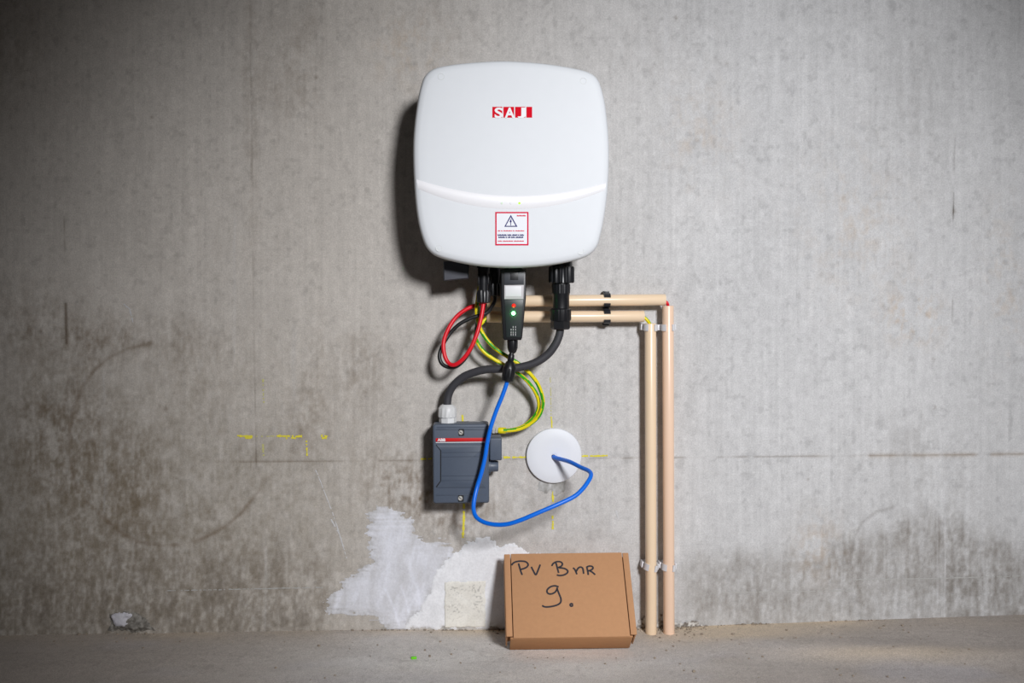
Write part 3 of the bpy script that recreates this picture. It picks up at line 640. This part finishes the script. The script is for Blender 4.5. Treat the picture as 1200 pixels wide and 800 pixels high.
MB().lathe(P(572.5, 503.6, .031), (1, 0, 0), [(0, .003), (.006, .003), (.0062, .0066), (.0098, .0070), (.010, .003), (.0115, .003), (.0117, .0060), (.0142, .0060), (.0146, .0028), (.02, .0028)], 6).build('screw', M_steel, lug)
MB().lathe(P(583.6, 504.2, .0315), (1, 0, -.03), [(0, .0040), (.002, .0052), (.0095, .0052), (.013, .0046)], 16).build('sleeve', M_yel, lug)

# ------------------------------------------------------------------ data cable and its coupler
cp = thing('cable_coupler', P(594.5, 447, .09), 'small black inline cable coupler hanging above the blue cable', 'coupler')
a = P(600, 411, .09); e = P(594.5, 447, .09); ax = e - a; L = ax.length
MB().lathe(a, ax, [(0, .0034), (L*.10, .0036), (L*.14, .0050), (L*.30, .0052), (L*.33, .0046), (L*.36, .0062), (L*.52, .0098), (L*.56, .0102)], 16).build('strain_relief', M_black, cp)
MB().lathe(a, ax, [(L*.54, .0098), (L*.58, .0106), (L*.84, .0102), (L*.86, .0090)], 12, rib=(8, .0007, L*.58, L*.84)).build('coupler_body', M_black, cp)
MB().lathe(a, ax, [(L*.85, .0100), (L*.97, .0092), (L, .0066)], 12).build('end_nut', M_black, cp)
cable('blue_data_cable', [(595, 444, .09), (592.8, 452, .09), (588.5, 464, .09), (582, 480, .089), (575.8, 498, .088), (571.5, 516, .087), (568.5, 535, .087), (564.6, 552, .0875), (559.5, 569, .088), (555.8, 585, .095), (555, 597, .103), (558.5, 606, .112), (568, 612, .122), (582, 614.6, .131), (596, 613.6, .138), (612, 608.5, .143), (632, 600, .145), (652, 591.5, .143), (672, 582, .136), (682, 573.5, .129), (689.5, 563.5, .120), (692.6, 556.5, .110), (690, 551.6, .098), (681, 547.5, .080), (669, 541.5, .056), (660, 538.6, .034), (652.5, 536.6, .018), (648.8, 535.2, .010), (648.4, 535, .002)], .0034, M_blue, 'bright blue data cable hanging in a loop to the round white cover')
cv = P(649.3, 534, .008); sc_ = ppx(.008)
cvt = thing('round_cover', (cv.x, -.001, cv.z - 33*sc_), 'round white blank cover plate with the blue cable through it', 'cover plate')
mb = MB(); mb.lathe(Vector((cv.x, -.0012, cv.z)), (0, -1, 0), [(0, 32.6*sc_), (.0045, 33*sc_), (.0066, 32.4*sc_), (.0076, 31*sc_), (.0082, 20*sc_), (.0084, 3.4*sc_), (.0078, 2.9*sc_)], 72, cap=True)
mb.build('plate', M_disc, cvt)
MB().lathe(P(648.6, 535.1, .0088), (0, -1, 0), [(0, .0040), (.0006, .0040)], 20).build('cable_hole', M_groove, cvt)

# ------------------------------------------------------------------ conduits
dp = .0255
def pipe(p0, p1, r, label, m_):
    ax = p1 - p0; L = ax.length; mb = MB()
    mb.lathe(p0, ax, [(L*.0+.010, r-.0014), (0, r-.0014), (0, r-.0002), (.0004, r), (L-.0004, r), (L, r-.0002), (L, r-.0014), (L-.010, r-.0014)], 32)
    return tag(mb.build('conduit_pipe', m_, None, org=Vector(p0)), label, 'pipe', 'cream conduit pipes')
r_ = 6.75 * ppx(dp)
pipe(P(570.5, 353.0, dp), P(779.5, 351.2, dp), r_, 'upper horizontal cream conduit pipe', M_pvc)
pipe(P(570.5, 371.2, dp), P(754.5, 370.6, dp), r_, 'lower horizontal cream conduit pipe', M_pvc)
def upright(x0, y0, x1, y1):
    a = P(x0, y0, dp); b = P(x1, y1, dp); b.z = float(zfloor(b.x, b.y)) - .0005; return b, a
pl = upright(762.2, 379, 763, 738); pr_ = upright(782.8, 358.2, 784, 738)
pipe(*pl, r_, 'shorter upright cream conduit pipe nearer the cardboard box', M_pvc)
pipe(*pr_, r_, 'taller upright cream conduit pipe on the far right', M_pvc2)
cable('conduit_wire', [(776, 352.6, dp), (779.5, 353.2, dp+.002), (782, 355.4, dp+.003), (782.8, 360, dp), (782.8, 366, dp)], .0026, M_red, 'short bit of red wire between the two longer pipes', 'wire', n=6)
cable('conduit_wire', [(750, 371, dp), (754.5, 371.8, dp+.001), (758.4, 375, dp+.002), (761.2, 379.4, dp+.001), (762.2, 386, dp)], .0028, [M_grn, M_yel], 'short bit of green and yellow wire between the two shorter pipes', 'wire', n=6, stripe=(.1, 9))
def clip(cx, cy, horiz, material, label, rot=0.0, wide=.0105, key=None):
    c = P(cx, cy, dp); t_ = thing('pipe_clip', (c.x, -.001, c.z - .012), label, 'pipe clip', 'conduit clips')
    ex = Vector((0, 0, 1)) if horiz else Vector((1, 0, 0)); ey = Vector((0, -1, 0)); ez = Vector((1, 0, 0)) if horiz else Vector((0, 0, 1))
    if rot: M3 = Matrix.Rotation(rot, 3, 'Y'); ex = M3 @ ex; ez = M3 @ ez
    ri, ro = r_ + .0003, r_ + .0024; rr = []
    for s in (-1, 1):
        ring = []
        for rad_, rev in ((ro, False), (ri, True)):
            sq = [math.radians(-62 - 0 + k*(304-0)/20 - 180 + 28 + 90+34) for k in range(21)]
            sq = [math.radians(118 + k*304/20) for k in range(21)]
            ring += [c + ex*math.cos(q)*rad_ + ey*math.sin(q)*rad_ + ez*s*wide/2 for q in (reversed(sq) if rev else sq)]
        rr.append(ring)
    # opening faces the room: jaws reach about three quarters round the pipe
    n_ = len(rr[0]); mb = MB(); mb.rings([[c + (Matrix.Rotation(0, 3, 'Z') @ (p - c)) for p in r] for r in rr], False, False)
    for o in (0, n_):
        for k in range(20):
            q = (k, k+1, n_-2-k, n_-1-k); mb.f.append(tuple(o + i for i in (q if o else q[::-1]))); mb.m.append(0)
    mb.build('jaw', material, t_)
    foot = c.copy(); foot.y = 0
    bh = -c.y - ro
    Rm = Matrix.Rotation(rot, 3, 'Y')
    sz = (wide, bh+.0005, .018) if horiz else (.018, bh+.0005, wide)
    MB().box((c.x, -(bh+.001)/2 - .0006, c.z), sz, rot=Rm, bev=.0006).build('foot', material, t_)
    for s in (-1, 1):
        q = c + ex*s*(ro + .0012); q.y = -.012
        sz = (wide*.9, .016, .0034) if horiz else (.0034, .016, wide*.9)
        MB().box(q, sz, rot=Rm, bev=.0006).build('lug', material, t_)
    return t_
clip(711, 351.7, True, M_clipb, 'black clip holding the upper horizontal pipe', .02)
clip(711, 370.9, True, M_clipb, 'black clip holding the lower horizontal pipe', 0)
clip(762.2, 383.6, False, M_clipw, 'white clip at the top of the shorter upright pipe', .02)
clip(782.8, 383.6, False, M_clipw, 'white clip near the top of the taller upright pipe', -.02)
clip(762.8, 664, False, M_clipw, 'white clip low on the shorter upright pipe', .18)
clip(783.7, 664, False, M_clipw, 'white clip low on the taller upright pipe', .08)

# ------------------------------------------------------------------ cardboard box leaning on the wall
PHI = math.radians(40); BH, BT, BW = .140, .050, .2025
pb = P(664.5, 649, .038); 
bx = thing('cardboard_box', (P(667.3, 760, BH*math.sin(PHI)).x, -BH*math.sin(PHI) - .004, .0015), 'flat brown cardboard box with handwriting leaning against the wall', 'box')
O0 = ORG[bx.name]
ux = Vector((1, -0.008, 0)).normalized(); uu = Vector((0, math.sin(PHI), math.cos(PHI))); un = uu.cross(ux) * -1
if un.y > 0: un = -un
def BP(a, b, c): return O0 + ux*a + uu*b + un*c       # across, up the box, out of its back
def bbox(name, a0, a1, b0, b1, c0, c1, m_, parent=bx, bev=.0006):
    R3 = Matrix((ux, uu, un)).transposed()
    return MB().box(BP((a0+a1)/2, (b0+b1)/2, (c0+c1)/2), (a1-a0, b1-b0, c1-c0), rot=R3, bev=bev).build(name, m_, parent)
hw = BW/2; sl = .0098; th = .0026
bbox('tray', -hw+sl+.001, hw-sl-.001, .0065, BH-.004, 0, BT-.006, M_cardb)
for s in (-1, 1):
    a = sorted((s*hw, s*(hw-sl))); bbox('side_wing', a[0], a[1], .0030, BH-.0006, BT-.0028, BT, M_card, bev=.0009)
    a = sorted((s*hw, s*(hw-.0024))); bbox('side_wall', a[0], a[1], .0060, BH-.0006, .0, BT-.0026, M_card, bev=.0006)
    a = sorted((s*(hw-.003), s*(hw-sl+.0006))); bbox('dust_flap', a[0], a[1], .0130, BH-.004, .001, BT-.006, M_cardb, bev=.0004)
lidp = bbox('lid_panel', -hw+sl+.0011, hw-sl-.0011, .0, BH, BT-th, BT+.0002, M_card, bev=.0009)
bbox('front_flap', -hw+sl-.0035, hw-sl+.0035, -.0004, th, .0, BT-.0024, M_cardb, bev=.0008)
bbox('hinge_edge', -hw+sl+.0011, hw-sl-.0011, BH-th, BH, 0, BT-th-.0002, M_card, bev=.0006)
fo = O0 + un*(BT+.0006)
def on_box(px, py):
    r = RC @ Vector(((px-600)/FPX, -(py-400)/FPX, -1.0)); t = (fo - CPOS).dot(un) / r.dot(un); return CPOS + r*t
K = .16245
def pen(name, strokes):
    mb = MB()
    for s in strokes:
        pts = cat([on_box(580 + u*K, 640 + v*K) for u, v in s], 6) if len(s) > 2 else [on_box(580 + u*K, 640 + v*K) for u, v in s]
        prev = None; w_ = .0014
        for i, p in enumerate(pts):
            t = (pts[min(i+1, len(pts)-1)] - pts[max(i-1, 0)]).normalized(); n_ = un.cross(t)
            ww = w_ * (0.75 if i in (0, len(pts)-1) else 1)
            cur = (p + n_*ww, p - n_*ww)
            if prev: mb.add([prev[0], prev[1], cur[1], cur[0]], [(0, 1, 2, 3)])
            prev = cur
    o = mb.build(name, M_ink, lidp, smooth=False); return o
pen('written_letter', [[(120,136),(134,119),(158,109),(190,106),(222,111),(239,128),(232,147),(208,160),(184,166)], [(170,122),(178,150),(187,180),(197,206)]])
pen('written_letter', [[(262,146),(277,176),(295,204),(311,172),(327,130)]])
pen('written_letter', [[(410,141),(422,122),(448,110),(474,112),(487,126),(478,143),(455,153)], [(440,118),(450,155),(460,192)], [(462,154),(500,159),(524,174),(521,192),(496,206),(466,210),(446,205)]])
pen('written_letter', [[(563,154),(577,168),(592,202)], [(586,182),(600,158),(618,149),(634,160),(640,198)]])
pen('written_letter', [[(658,152),(680,142),(702,145),(707,158),(692,171),(674,176)], [(664,154),(670,180),(674,206)], [(682,174),(702,186),(724,204)]])
pen('written_letter', [[(460,292),(432,284),(400,292),(377,314),(380,336),(402,343),(430,333),(446,312),(450,296)], [(446,300),(462,340),(476,378),(472,406),(444,424),(402,434),(362,436),(340,426)]])
pen('written_dot', [[(552+9*math.cos(q), 422+9*math.sin(q)) for q in [k*math.pi/4 for k in range(9)]]])

# ------------------------------------------------------------------ small bits on the floor
def PF(px, py):
    r = RC @ Vector(((px-600)/FPX, -(py-400)/FPX, -1.0)); t = -CPOS.z / r.z; p = CPOS + r*t
    p.z = float(zfloor(p.x, p.y)); return p
q = PF(485, 774); tag(MB().box(q + Vector((0, 0, .0018)), (.0085, .004, .0036), rot=Matrix.Rotation(.1, 3, 'Z'), bev=.0006).build('cable_offcut', M_bit), 'tiny lime green offcut of cable sleeve on the floor', 'offcut')
ico = bmesh.new(); bmesh.ops.create_icosphere(ico, subdivisions=1, radius=1); iv = [v.co.copy() for v in ico.verts]; ico.verts.index_update(); jf = [[v.index for v in f.verts] for f in ico.faces]; ico.free()
mb = MB()
def crumb(x, y, r):
    z = float(zfloor(x, y)); mb.add([Vector((x, y, z + r*.35)) + Vector((v.x*r*random.uniform(.6,1.3), v.y*r*random.uniform(.6,1.3), v.z*r*random.uniform(.5,.9))) for v in iv], jf)
for cx, cy, n_, sx, sy in ((752, 737, 22, 8, 2), (773, 736, 45, 5, 5), (800, 735, 60, 14, 3), (790, 740, 40, 25, 4), (870, 731, 40, 20, 2), (1010, 726, 25, 14, 1.5), (455, 738, 40, 40, 1.5), (155, 742, 40, 35, 2), (540, 739, 25, 40, 2), (1060, 742, 14, 40, 12), (650, 775, 30, 120, 12), (300, 760, 25, 180, 15), (950, 755, 40, 120, 20)):
    for _ in range(n_):
        a = PF(cx + random.gauss(0, sx), max(cy - 4, cy + random.gauss(0, sy)))
        crumb(a.x, min(a.y, -.003), abs(random.gauss(0, .0011)) + .0005)
for px, py in ((922, 741), (789, 757), (781, 762), (981, 785), (1000, 794), (1040, 795), (583, 743), (148, 752), (168, 763), (505, 743), (516, 754), (985, 793), (1060, 796)):
    a = PF(px, py); crumb(a.x, a.y, .0022)
tag(mb.build('floor_crumbs', M_crumb, None, smooth=False, org=Vector((0, -.1, 0))), 'scattered grey crumbs and grit along the foot of the wall', 'grit', kind='stuff')
